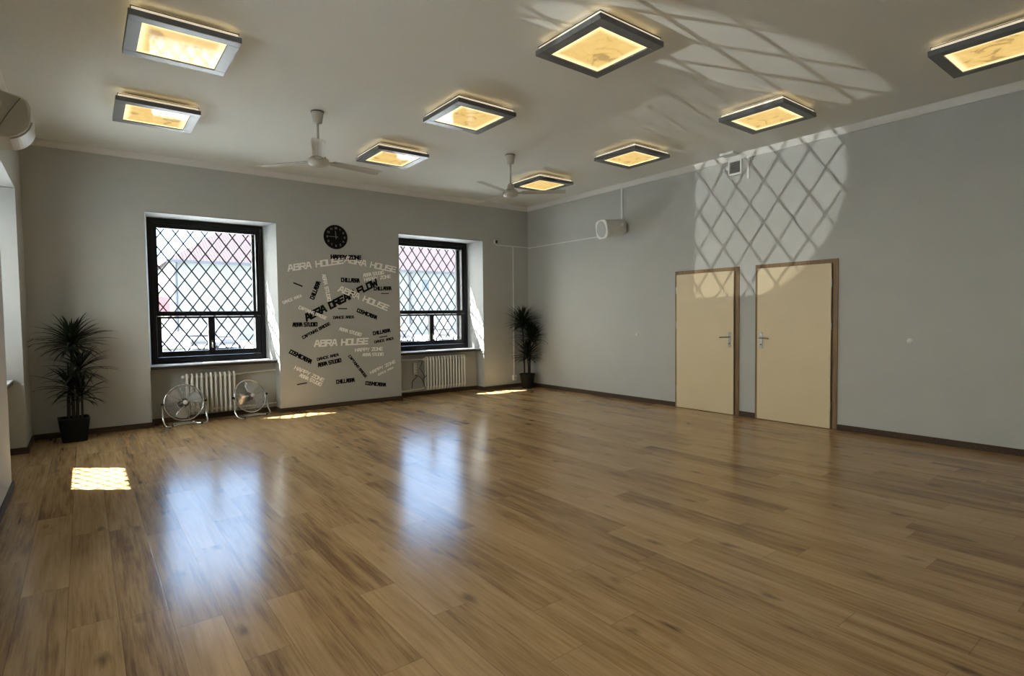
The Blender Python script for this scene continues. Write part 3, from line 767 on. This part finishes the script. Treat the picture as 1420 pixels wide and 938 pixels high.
# ------------------------------------------------------------------ stroke lettering
FONT = {
 'A': [[(0, 0), (0.35, 1), (0.65, 1), (1, 0)], [(0.2, 0.36), (0.8, 0.36)]],
 'B': [[(0, 0), (0, 1), (0.9, 1), (0.9, 0.55), (0, 0.52)], [(0.9, 0.52), (1, 0.4), (1, 0), (0, 0)]],
 'C': [[(1, 1), (0, 1), (0, 0), (1, 0)]], 'D': [[(0, 0), (0, 1), (0.75, 1), (1, 0.75), (1, 0), (0, 0)]],
 'E': [[(1, 1), (0, 1), (0, 0), (1, 0)], [(0, 0.5), (0.85, 0.5)]], 'F': [[(1, 1), (0, 1), (0, 0)], [(0, 0.5), (0.85, 0.5)]],
 'G': [[(1, 1), (0, 1), (0, 0), (1, 0), (1, 0.48), (0.55, 0.48)]], 'H': [[(0, 0), (0, 1)], [(1, 0), (1, 1)], [(0, 0.5), (1, 0.5)]],
 'I': [[(0.5, 0), (0.5, 1)]], 'L': [[(0, 1), (0, 0), (1, 0)]], 'M': [[(0, 0), (0, 1), (0.5, 0.45), (1, 1), (1, 0)]],
 'N': [[(0, 0), (0, 1), (1, 0), (1, 1)]], 'O': [[(0, 0), (0, 1), (1, 1), (1, 0), (0, 0)]],
 'P': [[(0, 0), (0, 1), (1, 1), (1, 0.45), (0, 0.45)]], 'R': [[(0, 0), (0, 1), (1, 1), (1, 0.48), (0, 0.48)], [(0.5, 0.48), (1, 0)]],
 'S': [[(1, 1), (0, 1), (0, 0.52), (1, 0.48), (1, 0), (0, 0)]], 'T': [[(0, 1), (1, 1)], [(0.5, 1), (0.5, 0)]],
 'U': [[(0, 1), (0, 0), (1, 0), (1, 1)]], 'W': [[(0, 1), (0.2, 0), (0.5, 0.6), (0.8, 0), (1, 1)]], 'Y': [[(0, 1), (0.5, 0.5), (1, 1)], [(0.5, 0.5), (0.5, 0)]],
 'Z': [[(0, 1), (1, 1), (0, 0), (1, 0)]],
 '0': [[(0, 0), (0, 1), (1, 1), (1, 0), (0, 0)]], '1': [[(0.2, 0.75), (0.5, 1), (0.5, 0)]], '2': [[(0, 1), (1, 1), (1, 0.5), (0, 0.5), (0, 0), (1, 0)]],
 '3': [[(0, 1), (1, 1), (1, 0), (0, 0)], [(0.2, 0.5), (1, 0.5)]], '4': [[(0, 1), (0, 0.4), (1, 0.4)], [(0.8, 1), (0.8, 0)]], '5': [[(1, 1), (0, 1), (0, 0.52), (1, 0.48), (1, 0), (0, 0)]],
 '6': [[(1, 1), (0, 1), (0, 0), (1, 0), (1, 0.5), (0, 0.5)]], '7': [[(0, 1), (1, 1), (0.4, 0)]], '8': [[(0, 0), (0, 1), (1, 1), (1, 0), (0, 0)], [(0, 0.5), (1, 0.5)]], '9': [[(0, 0), (1, 0), (1, 1), (0, 1), (0, 0.5), (1, 0.5)]],
}
def text_mesh(mb, text, O, U, V, length, h, y0, y1, weight=0.2, slant=0.0):
    """letters along U from O (baseline start), height h along V, all in the x,z plane; y0 front, y1 back"""
    adv = []; x = 0; kk = 0
    for ch in text:
        w = {'I': 0.35, ' ': 0.55, '1': 0.6, 'M': 1.15, 'W': 1.2}.get(ch, 0.9)
        adv.append((ch, x, w)); x += w + 0.24
    tot = x - 0.24; sc = length / tot
    th = weight * h
    for ch, x0, w in adv:
        if ch == ' ': continue
        for st in FONT[ch]:
            for a, b in zip(st[:-1], st[1:]):
                def P(p): 
                    u = (x0 + p[0] * w) * sc + slant * p[1] * h; 
                    return Vector((O[0] + U[0] * u + V[0] * h * p[1], O[1] + U[1] * u + V[1] * h * p[1]))
                A, Bq = P(a), P(b); d = (Bq - A)
                if d.length < 1e-6: continue
                d.normalize(); nn = Vector((-d.y, d.x)) * th / 2; A = A - d * th / 2; Bq = Bq + d * th / 2
                poly = [A - nn, Bq - nn, Bq + nn, A + nn]
                kk += 1; mb.prism([(p.x, p.y) for p in poly], 'y', y0 - 0.00012 * (kk % 8), y1)

for k in range(1, 13):
    dm = MB()
    a = PI / 2 - k * PI / 6; s = str(k); hh = 0.024; wd = 0.016 if len(s) == 1 else 0.036
    text_mesh(dm, s, (0.137 * math.cos(a) - wd / 2, 0.137 * math.sin(a) - hh / 2), (1, 0), (0, 1), wd, hh, -0.0265, -0.0235, 0.24)
    dm.build('numeral', M['clockw'], r)
def hand(name, ang, ln, w, y):
    d = (math.sin(ang), math.cos(ang)); n = (d[1], -d[0])
    p = [(-0.03 * d[0] + w * n[0], -0.03 * d[1] + w * n[1]), (ln * d[0] + w * 0.6 * n[0], ln * d[1] + w * 0.6 * n[1]), (ln * d[0] - w * 0.6 * n[0], ln * d[1] - w * 0.6 * n[1]), (-0.03 * d[0] - w * n[0], -0.03 * d[1] - w * n[1])]
    MB().prism(p, 'y', y - 0.002, y).build(name, M['clockw'], r)
hand('hour_hand', math.radians(354), 0.095, 0.0055, -0.029)
hand('minute_hand', math.radians(271), 0.14, 0.0045, -0.033)
MB().lathe([(0.009, -0.024), (0.009, -0.037), (0.001, -0.038)], (0, 0, 0), 12, 'y').build('hand_pin', M['clockw'], r)

# lettering on the pier between the windows: (text, start px, end px, height px, colour, label)
def cam_basis():
    yaw, pitch, roll = 0.657145338, -0.0398564984, -0.0122194008
    f = Vector((math.sin(yaw) * math.cos(pitch), math.cos(yaw) * math.cos(pitch), math.sin(pitch)))
    r0 = Vector((math.cos(yaw), -math.sin(yaw), 0)); u0 = r0.cross(f)
    rt = math.cos(roll) * r0 + math.sin(roll) * u0; up = -math.sin(roll) * r0 + math.cos(roll) * u0
    return rt, up, f
RT, UP, FW = cam_basis(); FPX = 769.860355; EYE = Vector((0, 0, 1.4))
T_ = [
 # text, (x0, z0) -> (x1, z1) on the wall are worked out from the survey table below
 ('ABRA HOUSE', 398.4, 371.6, 475.5, 360.8, 8.5, 'w', 'pale lettering rising gently under the clock on the window-with-fans side'),
 ('ABRA HOUSE', 477.8, 358.8, 548.8, 373.8, 8.5, 'w', 'pale lettering sloping down from under the clock towards the corner-side window'),
 ('HAPPY ZONE', 458.6, 355.9, 500.8, 357.2, 5.6, 'b', 'small black level lettering directly below the clock'),
 ('', 406.8, 392.3, 419.5, 397.4, 1.8, 'b', 'short black stroke sloping down, highest of the short strokes'),
 ('CHILLABRA', 432.0, 414.8, 441.6, 390.4, 5.6, 'b', 'black lettering climbing steeply, the most upright black words'),
 ('ABRA STUDIO', 449.0, 380.2, 457.3, 418.0, 5.0, 'w', 'pale lettering running almost straight down, the most upright pale words'),
 ('CHILLABRA', 473.0, 387.9, 498.6, 389.1, 5.6, 'b', 'black level lettering just above the largest slanting black words'),
 ('ABRA STUDIO', 503.4, 381.8, 532.2, 377.6, 4.8, 'w', 'small pale lettering tilted up, upper of the close pale pair beside the arch end'),
 ('HAPPY ZONE', 504.7, 387.9, 541.8, 383.0, 4.8, 'w', 'small pale lettering tilted up, lower of the close pale pair beside the arch end'),
 ('CHILLABRA', 518.4, 400.0, 542.7, 399.7, 5.2, 'b', 'black level lettering right after the end of the largest slanting black words'),
 ('', 528.3, 407.2, 539.2, 407.2, 1.3, 'b', 'short black level stroke close under black level lettering'),
 ('DANCE AREA', 391.7, 420.0, 418.3, 409.7, 3.6, 'w', 'faint small pale lettering tilted up at the pier edge near the fans window'),
 ('CAPTAINS BRIDGE', 414.4, 425.7, 452.8, 441.4, 4.2, 'w', 'pale lettering crossing over the start of the largest slanting black words'),
 ('ABRA DREAM FLOW', 422.7, 441.0, 522.0, 390.5, 9.5, 'b', 'largest black lettering, three words slanting up across the pier'),
 ('ABRA HOUSE', 469.8, 399.5, 538.0, 427.0, 8.5, 'w', 'large pale lettering sloping down across the end of the largest black words'),
 ('', 468.8, 428.3, 481.3, 428.3, 1.5, 'b', 'short dark level stroke in the middle of the pier'),
 ('DANCE AREA', 461.8, 440.4, 491.0, 439.5, 3.6, 'b', 'small black level lettering in the middle of the pier'),
 ('COSMICABRA', 495.4, 429.9, 522.9, 440.7, 5.2, 'b', 'black lettering sloping down beneath the large sloping pale words'),
 ('ABRA STUDIO', 405.5, 450.2, 440.0, 449.6, 5.2, 'b', 'black level lettering beneath the start of the largest black words'),
 ('CAPTAINS BRIDGE', 419.2, 468.5, 457.3, 448.3, 4.0, 'b', 'thin black lettering slanting up above the level pale words'),
 ('ABRA STUDIO', 470.4, 455.7, 501.1, 464.3, 4.6, 'w', 'faint pale lettering sloping down above the level pale words'),
 ('CHILLABRA', 517.1, 462.4, 541.1, 457.9, 5.0, 'b', 'black lettering tilted up near the corner-side window ledge'),
 ('', 526.1, 468.1, 537.0, 466.2, 1.3, 'b', 'short black stroke between two tilted black words near the window'),
 ('DANCE AREA', 519.0, 474.5, 546.0, 469.1, 3.5, 'b', 'thin black lettering tilted up under a short black stroke'),
 ('ABRA HOUSE', 435.5, 476.1, 510.1, 472.6, 9.0, 'w', 'large pale level lettering low on the pier'),
 ('HAPPY ZONE', 492.2, 485.4, 530.9, 483.5, 5.0, 'w', 'pale nearly level lettering, upper of two below the large level pale words'),
 ('ABRA STUDIO', 502.4, 492.1, 531.9, 490.9, 4.4, 'w', 'pale nearly level lettering, lower of two below the large level pale words'),
 ('COSMICABRA', 402.0, 487.0, 432.3, 502.0, 5.4, 'b', 'black lettering sloping down at the pier edge behind the smaller floor fan'),
 ('DANCE AREA', 439.4, 498.6, 469.8, 491.5, 3.6, 'b', 'thin black lettering tilted up, directly above bolder tilted black words'),
 ('ABRA STUDIO', 440.6, 506.5, 473.0, 499.2, 5.2, 'b', 'bold black lettering tilted up, directly below thin tilted black words'),
 ('HAPPY ZONE', 408.7, 509.4, 449.3, 527.7, 5.0, 'w', 'pale lettering sloping down, upper of the low pair by the fans window'),
 ('ABRA STUDIO', 415.7, 519.7, 446.0, 533.7, 4.6, 'w', 'pale lettering sloping down, lower of the low pair by the fans window'),
 ('', 411.9, 533.7, 425.6, 531.2, 1.5, 'b', 'short black stroke lowest of all, near the skirting'),
 ('CAPTAINS BRIDGE', 484.2, 493.1, 508.2, 523.2, 3.6, 'b', 'thin black lettering plunging steeply down'),
 ('HAPPY ZONE', 513.0, 517.1, 548.2, 500.8, 4.4, 'w', 'faint pale lettering tilted up beside the corner-side radiator, upper line'),
 ('DANCE AREA', 523.9, 520.0, 545.6, 509.4, 2.8, 'w', 'faint pale lettering tilted up beside the corner-side radiator, lower line'),
 ('CHILLABRA', 466.3, 529.6, 491.9, 526.7, 5.2, 'b', 'black lettering tilted slightly up, low on the pier centre'),
 ('COSMICABRA', 506.9, 531.2, 535.4, 533.7, 5.0, 'b', 'black lettering sloping slightly down, lowest words near the corner-side radiator'),
]
def on_wall(px, py):
    d = FW + (px - 710) / FPX * RT - (py - 469) / FPX * UP
    p = EYE + d * (D / d.y); return (p.x, p.z)
for (txt, x0, y0, x1, y1, hp, colr, lab) in T_:
    A = Vector(on_wall(x0, y0)); Bq = Vector(on_wall(x1, y1)); ln = (Bq - A).length
    d = (Bq - A).normalized(); n = Vector((-d.y, d.x)); h = hp * 0.0112 * 1.0
    m = MB()
    front = D - ((0.0044 if lab.startswith('small black level lettering directly below') else 0.0012) if colr == 'b' else 0.0028)
    if txt:
        th = 0.22
        O = A - n * h / 2 + d * 0.006
        big = h > 0.08
        text_mesh(m, txt, (O.x, O.y), (d.x, d.y), (n.x, n.y), ln - 0.012, h * 0.86, front, D - 0.0002, 0.33 if colr == 'b' else 0.25, 0.12 if big else 0.0)
        name = 'wall_lettering'
    else:
        P = [A - n * h / 2, Bq - n * h / 2, Bq + n * h / 2, A + n * h / 2]
        m.prism([(p.x, p.y) for p in P], 'y', front, D - 0.0002); name = 'wall_stroke'
    o = m.build(name, M['letb' if colr == 'b' else 'letw'])
    tag(o, lab, 'wall lettering', 'lettering on the pier between the windows')

# ------------------------------------------------------------------ wall fittings
# loudspeaker with bracket
r = thing('wall_speaker', 'white loudspeaker on a bracket below the cornice, fed by a thin trunking', 'loudspeaker', (XR, 6.20, 2.80))
aim = Matrix.Translation((-0.21, -0.01, 0.0)) @ Matrix.Rotation(math.radians(-14), 4, 'Z') @ Matrix.Rotation(math.radians(-8), 4, 'Y') @ Matrix.Scale(1.42, 4)
b = MB(); rings = []
for (q, x) in ((0.02, 0.155), (0.075, 0.15), (0.088, 0.11), (0.092, 0.0), (0.104, -0.10), (0.108, -0.125), (0.104, -0.135)):
    ring = []
    for i in range(28):
        a = 2 * PI * i / 28; ca, sa = math.cos(a), math.sin(a)
        e = 0.55
        ring.append((x, 1.12 * q * math.copysign(abs(ca) ** e, ca), q * math.copysign(abs(sa) ** e, sa)))
    rings.append(ring)
b.loft(rings); b.xf(aim); b.build('speaker_body', M['plastic'], r)
MB().lathe([(0.001, -0.150), (0.05, -0.148), (0.085, -0.142), (0.092, -0.134)], (0, 0, 0), 28, 'x').xf(aim).build('speaker_grille', M['mesh'], r)
br = MB(); br.box(-0.012, 0, -0.04, 0.03, -0.05, 0.05); br.tube([(-0.01, -0.005, 0.0), (-0.10, -0.005, 0.0), (-0.12, 0.0, 0.0)], 0.014, 8)
br.build('speaker_bracket', M['plastic'], r)
kb = MB(); kb.lathe([(0.022, -0.10), (0.022, -0.145)], (0.09, 0, 0.02), 14, 'y'); kb.xf(aim); kb.build('bracket_knob', M['plastic'], r)
o = MB().box(XR - 0.016, XR, 6.122, 6.156, 2.88, 3.50).build('cable_trunking', M['plastic'], bevel=0.002)
tag(o, 'thin white vertical cable trunking between cornice and loudspeaker', 'cable trunking')
m = MB(); m.box(XR - 0.014, XR, 6.33, D - 0.014, 2.728, 2.746)
o = m.build('cable_trunking', M['plastic'], bevel=0.002); tag(o, 'thin white level cable trunking from the room corner to the loudspeaker', 'cable trunking')
o = MB().box(6.245, XR, D - 0.014, D, 2.742, 2.760).build('cable_trunking', M['plastic'], bevel=0.002); tag(o, 'thin white level cable trunking from the small sensor to the corner', 'cable trunking')
o = MB().box(6.660, 6.682, D - 0.014, D, 0.22, 2.742).build('cable_trunking', M['plastic'], bevel=0.002); tag(o, 'white vertical cable trunking running down behind the corner plant', 'cable trunking')
r = thing('wall_socket', 'small white surface socket at the foot of the trunking behind the corner plant', 'wall socket', (6.665, D, 0.19))
MB().box(-0.042, 0.042, -0.045, 0, -0.05, 0.05).build('socket_box', M['plastic'], r, bevel=0.006)
MB().lathe([(0.024, -0.046), (0.02, -0.0445)], (0, 0, 0), 16, 'y').build('socket_face', M['plasticg'], r)
r = thing('motion_sensor', 'small white and black sensor at the end of the trunking beside the window head', 'sensor', (6.25, D, 2.81))
MB().box(-0.04, 0.035, -0.03, 0, -0.04, 0.04).build('sensor_box', M['plastic'], r, bevel=0.006)
MB().box(-0.012, 0.034, -0.036, -0.03, -0.032, 0.03).build('sensor_lens', M['blackm'], r, bevel=0.004)
o = MB().box(XR - 0.018, XR, 3.942, 3.976, 3.18, 3.50).build('cable_trunking', M['plastic'], bevel=0.002); tag(o, 'short white trunking stub hanging from the cornice beside the grille', 'cable trunking')
# ventilation grille
r = thing('vent_grille', 'white framed square ventilation grille under the cornice above the doors', 'vent', (XR, 4.135, 3.365))
f = MB(); a, t = 0.095, 0.018
f.box(-0.04, 0, -a, -a + t, -a - 0.01, a); f.box(-0.04, 0, a - t, a, -a - 0.01, a); f.box(-0.04, 0, -a + t, a - t, a - t, a); f.box(-0.04, 0, -a + t, a - t, -a - 0.01, -a + t)
f.build('vent_frame', M['plastic'], r, bevel=0.003)
s = MB()
for k in range(9):
    z = -a + 0.03 + k * 0.0165
    s.prism([(-0.028, z), (-0.026, z + 0.001), (-0.010, z + 0.012), (-0.012, z + 0.011)], 'y', -a + t, a - t)
s.build('vent_slats', M['plasticg'], r)
MB().box(-0.006, 0, -a + t, a - t, -a + t, a - t).build('vent_back', M['jamb'], r)
o = MB().box(6.845, 6.99, 4.06, 4.26, H - 0.03, H).build('ceiling_hatch', M['ceil'], bevel=0.004); tag(o, 'small square plate on the ceiling just above the grille', 'ceiling plate')

# wall-hung unit with rounded front at the photo edge
r = thing('air_conditioner', 'grey rounded air conditioner high on the wall beside the side window', 'air conditioner', (XL, 5.5, 0))
prof = [(0.0, 3.11), (0.10, 3.085), (0.21, 3.062), (0.245, 3.04), (0.262, 3.0), (0.264, 2.95), (0.260, 2.90), (0.247, 2.855), (0.222, 2.81), (0.185, 2.778), (0.14, 2.758), (0.07, 2.75), (0.0, 2.75)]
m = MB(); rings = []
for (y, k) in ((-0.012, 0.93), (0.0, 1.0), (0.40, 1.0), (0.44, 0.97), (0.46, 0.88)):
    rings.append([(p[0] * k, y, 2.93 + (p[1] - 2.93) * k) for p in prof])
m.loft(rings, smooth=False); m.build('housing', M['plasticg'], r, bevel=0.006)
MB().tube([(0.208, -0.0135, 3.045), (0.14, -0.0135, 2.93), (0.075, -0.0135, 2.80)], 0.0022, 6).build('seam', M['fand'], r)
MB().lathe([(0.001, -0.022), (0.032, -0.02), (0.036, -0.010)], (0.07, 0, 2.985), 18, 'y').build('end_knob', M['plasticg'], r)
fl = MB(); arc_o = [(0.10 + 0.172 * math.cos(a), 2.925 + 0.182 * math.sin(a)) for a in [math.radians(-78 + 7.5 * k) for k in range(10)]]
arc_i = [(0.10 + 0.160 * math.cos(a), 2.925 + 0.170 * math.sin(a)) for a in [math.radians(-10.5 - 7.5 * k) for k in range(10)]]
fl.prism(arc_o + arc_i, 'y', 0.03, 0.38)
fl.build('air_flap', M['plasticg'], r)

# ------------------------------------------------------------------ outside
SZ = -0.82
o = MB().box(-90, 140, -60, 160, SZ - 0.3, SZ).build('street', M['street']); struct(o, 'pale sunlit street outside the windows', 'street')
bY = 62.0
r = thing('building', 'pale building with a hipped tile roof across the street', 'building', (7.0, bY, SZ))
W_, DP, EV, RDG = 62.0, 15.0, 7.12 - SZ, 11.3 - SZ
MB().box(0, W_, 0, DP, 0, EV).build('building_wall', M['facade'], r)
MB().box(-0.06, W_ + 0.06, -0.06, DP + 0.06, 0, 2.9).build('plinth', M['plinth'], r)
ov = 0.5
rm = MB(); A = [(-ov, -ov, EV), (W_ + ov, -ov, EV), (W_ + ov, DP + ov, EV), (-ov, DP + ov, EV), (DP * 0.36, DP / 2, RDG), (W_ - DP * 0.36, DP / 2, RDG)]
rm.add(A, [(0, 1, 5, 4), (1, 2, 5), (2, 3, 4, 5), (3, 0, 4), (3, 2, 1, 0)]); rm.build('roof', M['roof'], r)
MB().box(-ov - 0.1, W_ + ov, -ov - 0.2, -ov, EV - 0.25, EV + 0.02).build('gutter', M['gutter'], r)
for x in (0.15, 25.0):
    MB().tube([(x, -0.1, 0), (x, -0.1, EV - 0.6), (x, -ov - 0.05, EV - 0.2)], 0.13, 8).build('downpipe', M['gutter'], r)
for x in (27.2, 36.0, 45.0):
    w = MB(); w.box(x - 0.62, x + 0.62, -0.05, 0.02, 5.35, 7.05); wo = w.build('building_window', M['plinth'], r)
    MB().box(x - 0.5, x + 0.5, -0.07, -0.05, 5.47, 6.93).build('window_pane', M['wing'], wo)

def car(loc, rz, paint, label, tall=1.5):
    r = thing('parked_car', label, 'car', (loc[0], loc[1], SZ), rz, 'cars parked across the street')
    k = tall / 1.5
    body = [(-2.1, 0.32), (-2.12, 0.55), (-2.05, 0.78), (-1.2, 0.90), (1.55, 0.92), (2.05, 0.80), (2.1, 0.5), (2.05, 0.30)]
    rings = []
    for (y, s) in ((-0.86, 0.93), (-0.80, 0.99), (-0.5, 1.0), (0.5, 1.0), (0.80, 0.99), (0.86, 0.93)):
        rings.append([(x * s, y, 0.30 + (z - 0.30) * (0.96 + 0.04 * s) * k) for x, z in body])
    MB().loft(rings, smooth=False).build('car_body', M[paint], r, bevel=0.03)
    cab = [(-1.25, 0.88), (-0.55, 1.42), (-0.3, 1.47), (1.0, 1.47), (1.35, 1.40), (1.75, 0.90)]
    rings = [[(x, y, (z if z < 1 else 0.9 + (z - 0.9) * q) * k) for x, z in cab] for (y, q) in ((-0.80, 0.25), (-0.66, 0.96), (-0.4, 1.0), (0.4, 1.0), (0.66, 0.96), (0.80, 0.25))]
    MB().loft(rings, smooth=False).build('car_roof', M[paint], r)
    g = MB()
    g.add([(-1.22, -0.70, 0.93 * k), (-1.22, 0.70, 0.93 * k), (-0.60, 0.60, 1.41 * k), (-0.60, -0.60, 1.41 * k)], [(0, 1, 2, 3)]); g.xf(Matrix.Translation((-0.02, 0, 0.012)))
    g.add([(-1.19, -0.70, 0.90 * k), (-1.19, 0.70, 0.90 * k), (-0.57, 0.60, 1.38 * k), (-0.57, -0.60, 1.38 * k)], [(3, 2, 1, 0)])
    g.build('windscreen', M['carglass'], r)
    for s in (-1, 1):
        MB().prism([(-0.9, 0.95 * k), (-0.45, 1.36 * k), (1.0, 1.36 * k), (1.4, 0.97 * k)], 'y', s * 0.775, s * 0.74).build('side_window', M['carglass'], r)
        MB().box(-2.14, -2.05, s * 0.45, s * 0.78, 0.58 * k, 0.74 * k).build('headlamp', M['lampg'], r)
        for x in (-1.3, 1.3):
            MB().lathe([(0.001, s * 0.70), (0.31, s * 0.70), (0.32, s * 0.74), (0.32, s * 0.86), (0.29, s * 0.88), (0.001, s * 0.87)], (x, 0, 0.32), 18, 'y').build('wheel', M['rubber'], r)
    MB().box(-2.15, -2.08, -0.5, 0.5, 0.42 * k, 0.56 * k).build('front_grille', M['blackm'], r)
def street_pt(px, Y):
    d = FW + (px - 710) / FPX * RT; p = EYE + d * (Y / d.y); return (p.x, Y)
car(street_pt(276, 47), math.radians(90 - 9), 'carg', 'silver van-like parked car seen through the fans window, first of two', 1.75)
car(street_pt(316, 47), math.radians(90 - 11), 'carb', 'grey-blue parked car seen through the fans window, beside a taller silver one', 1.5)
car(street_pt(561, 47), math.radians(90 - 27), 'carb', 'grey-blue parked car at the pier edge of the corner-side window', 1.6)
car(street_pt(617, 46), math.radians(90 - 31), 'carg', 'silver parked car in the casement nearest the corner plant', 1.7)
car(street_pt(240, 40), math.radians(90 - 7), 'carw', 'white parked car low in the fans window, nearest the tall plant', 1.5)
# young tree with a red banner far at the edge of the first window
p = street_pt(214, 66)
r = thing('street_tree', 'thin tree beyond the building corner, in the fans window', 'tree', (p[0], p[1], SZ))
MB().tube([(0, 0, 0), (0.05, 0, 1.6), (0, 0.05, 3.4)], [0.14, 0.1, 0.05], 8).build('trunk', M['bark'], r)
m = MB()
for k in range(700):
    v = Vector((random.gauss(0, 1), random.gauss(0, 1), random.gauss(0, 1))).normalized() * (random.random() ** 0.4)
    c = Vector((v.x * 1.0, v.y * 1.0, 3.6 + v.z * 1.9)); a = Vector((random.gauss(0, 1), random.gauss(0, 1), random.gauss(0, 1))).normalized() * 0.17
    b2 = a.cross(Vector((random.gauss(0, 1), random.gauss(0, 1), random.gauss(0, 1)))).normalized() * 0.09
    m.add([c - a, c + b2, c + a, c - b2], [(0, 1, 2, 3)])
m.build('foliage', M['tree'], r)
p = street_pt(221, 50)
r = thing('street_banner', 'small red banner on a pole at the edge of the fans window', 'banner', (p[0], p[1], SZ))
MB().tube([(0, 0, 0), (0, 0, 4.2)], 0.05, 8).build('pole', M['gutter'], r)
MB().box(0.05, 0.75, -0.015, 0.015, 2.6, 4.0).build('cloth', M['red'], r)

# ------------------------------------------------------------------ light
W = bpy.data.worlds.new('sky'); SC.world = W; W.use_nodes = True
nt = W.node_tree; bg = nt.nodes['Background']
tc = nt.nodes.new('ShaderNodeTexCoord'); sp = nt.nodes.new('ShaderNodeSeparateXYZ'); nt.links.new(tc.outputs['Generated'], sp.inputs[0])
cr = nt.nodes.new('ShaderNodeValToRGB'); e = cr.color_ramp.elements
e[0].position = 0.0; e[0].color = (0.23, 0.27, 0.33, 1); e[1].position = 0.85; e[1].color = (1.1, 1.30, 1.55, 1)
k = e.new(0.32); k.color = (0.27, 0.42, 0.66, 1)
nt.links.new(sp.outputs[2], cr.inputs[0])
# sky brightened on the side-window side, added to fill the room with light
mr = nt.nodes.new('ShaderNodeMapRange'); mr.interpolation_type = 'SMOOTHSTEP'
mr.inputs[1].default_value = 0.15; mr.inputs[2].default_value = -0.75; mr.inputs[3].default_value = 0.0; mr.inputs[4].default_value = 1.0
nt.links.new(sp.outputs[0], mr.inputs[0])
sky_fill = nt.nodes.new('ShaderNodeMix'); sky_fill.data_type = 'RGBA'
nt.links.new(mr.outputs[0], sky_fill.inputs[0]); nt.links.new(cr.outputs[0], sky_fill.inputs[6]); sky_fill.inputs[7].default_value = (1.32, 1.28, 1.15, 1)
nt.links.new(sky_fill.outputs[2], bg.inputs[0]); bg.inputs[1].default_value = 10.4

s = bpy.data.lights.new('sun', 'SUN'); s.energy = 62.0; s.angle = math.radians(0.55); s.color = (1.0, 0.98, 0.93)
so = bpy.data.objects.new('sun', s); COL.objects.link(so)
so.rotation_euler = Vector((0.53, -0.444, -1.0)).to_track_quat('-Z', 'Y').to_euler(); so.location = (0, 20, 30)

def glint(name, loc, tgt, angle, power, blend, rad):
    """sunlight thrown back up into the room by car glass parked outside the side windows"""
    l = bpy.data.lights.new(name, 'SPOT'); l.energy = power; l.spot_size = angle; l.spot_blend = blend; l.shadow_soft_size = rad
    l.color = (1.0, 0.97, 0.90)
    o = bpy.data.objects.new(name, l); COL.objects.link(o); o.location = loc
    o.rotation_euler = (Vector(tgt) - Vector(loc)).to_track_quat('-Z', 'Y').to_euler()
glint('sun_glint_wall', (-9.0, 2.45, 1.41), (7.05, 4.35, 3.10), math.radians(11.7), 2600, 0.16, 0.012)
glint('sun_glint_ceiling', (-8.0, 4.35, -0.35), (5.2, 2.72, 3.75), math.radians(6.5), 3000, 0.35, 0.012)

# sampling portals at the window openings
def portal(u, z, w, h, mp, rot):
    l = bpy.data.lights.new('window_portal', 'AREA'); l.shape = 'RECTANGLE'; l.size = w; l.size_y = h
    l.cycles.is_portal = True
    o = bpy.data.objects.new('window_portal', l); COL.objects.link(o)
    p = mp @ Vector((u, TH + 0.02, z)); o.location = p; o.rotation_euler = rot
for a, b in NB: portal((a + b) / 2, 1.8, b - a, 2.1, MAP_B, (math.radians(-90), 0, 0))
for a, b in NL: portal((a + b) / 2, 1.8, b - a, 2.1, MAP_L, (math.radians(-90), 0, math.radians(90)))

# ------------------------------------------------------------------ camera
cam = bpy.data.cameras.new('camera'); co = bpy.data.objects.new('camera', cam); COL.objects.link(co)
cam.sensor_fit = 'HORIZONTAL'; cam.sensor_width = 36.0; cam.lens = FPX / 1420 * 36.0
cam.clip_start = 0.02; cam.clip_end = 500
rot = Matrix((RT, UP, -FW)).transposed()
co.matrix_world = Matrix.Translation(EYE) @ rot.to_4x4()
SC.camera = co

SC.view_settings.view_transform = 'Standard'; SC.view_settings.look = 'None'
SC.view_settings.exposure = 0.52; SC.view_settings.gamma = 1.0; SC.view_settings.use_curve_mapping = False
c = SC.cycles
c.max_bounces = 10; c.diffuse_bounces = 7; c.glossy_bounces = 5; c.transparent_max_bounces = 12
c.sample_clamp_indirect = 4.0; c.caustics_reflective = False; c.caustics_refractive = False
c.use_denoising = True
c.use_adaptive_sampling = False
try: c.denoiser = 'OPENIMAGEDENOISE'
except Exception: pass
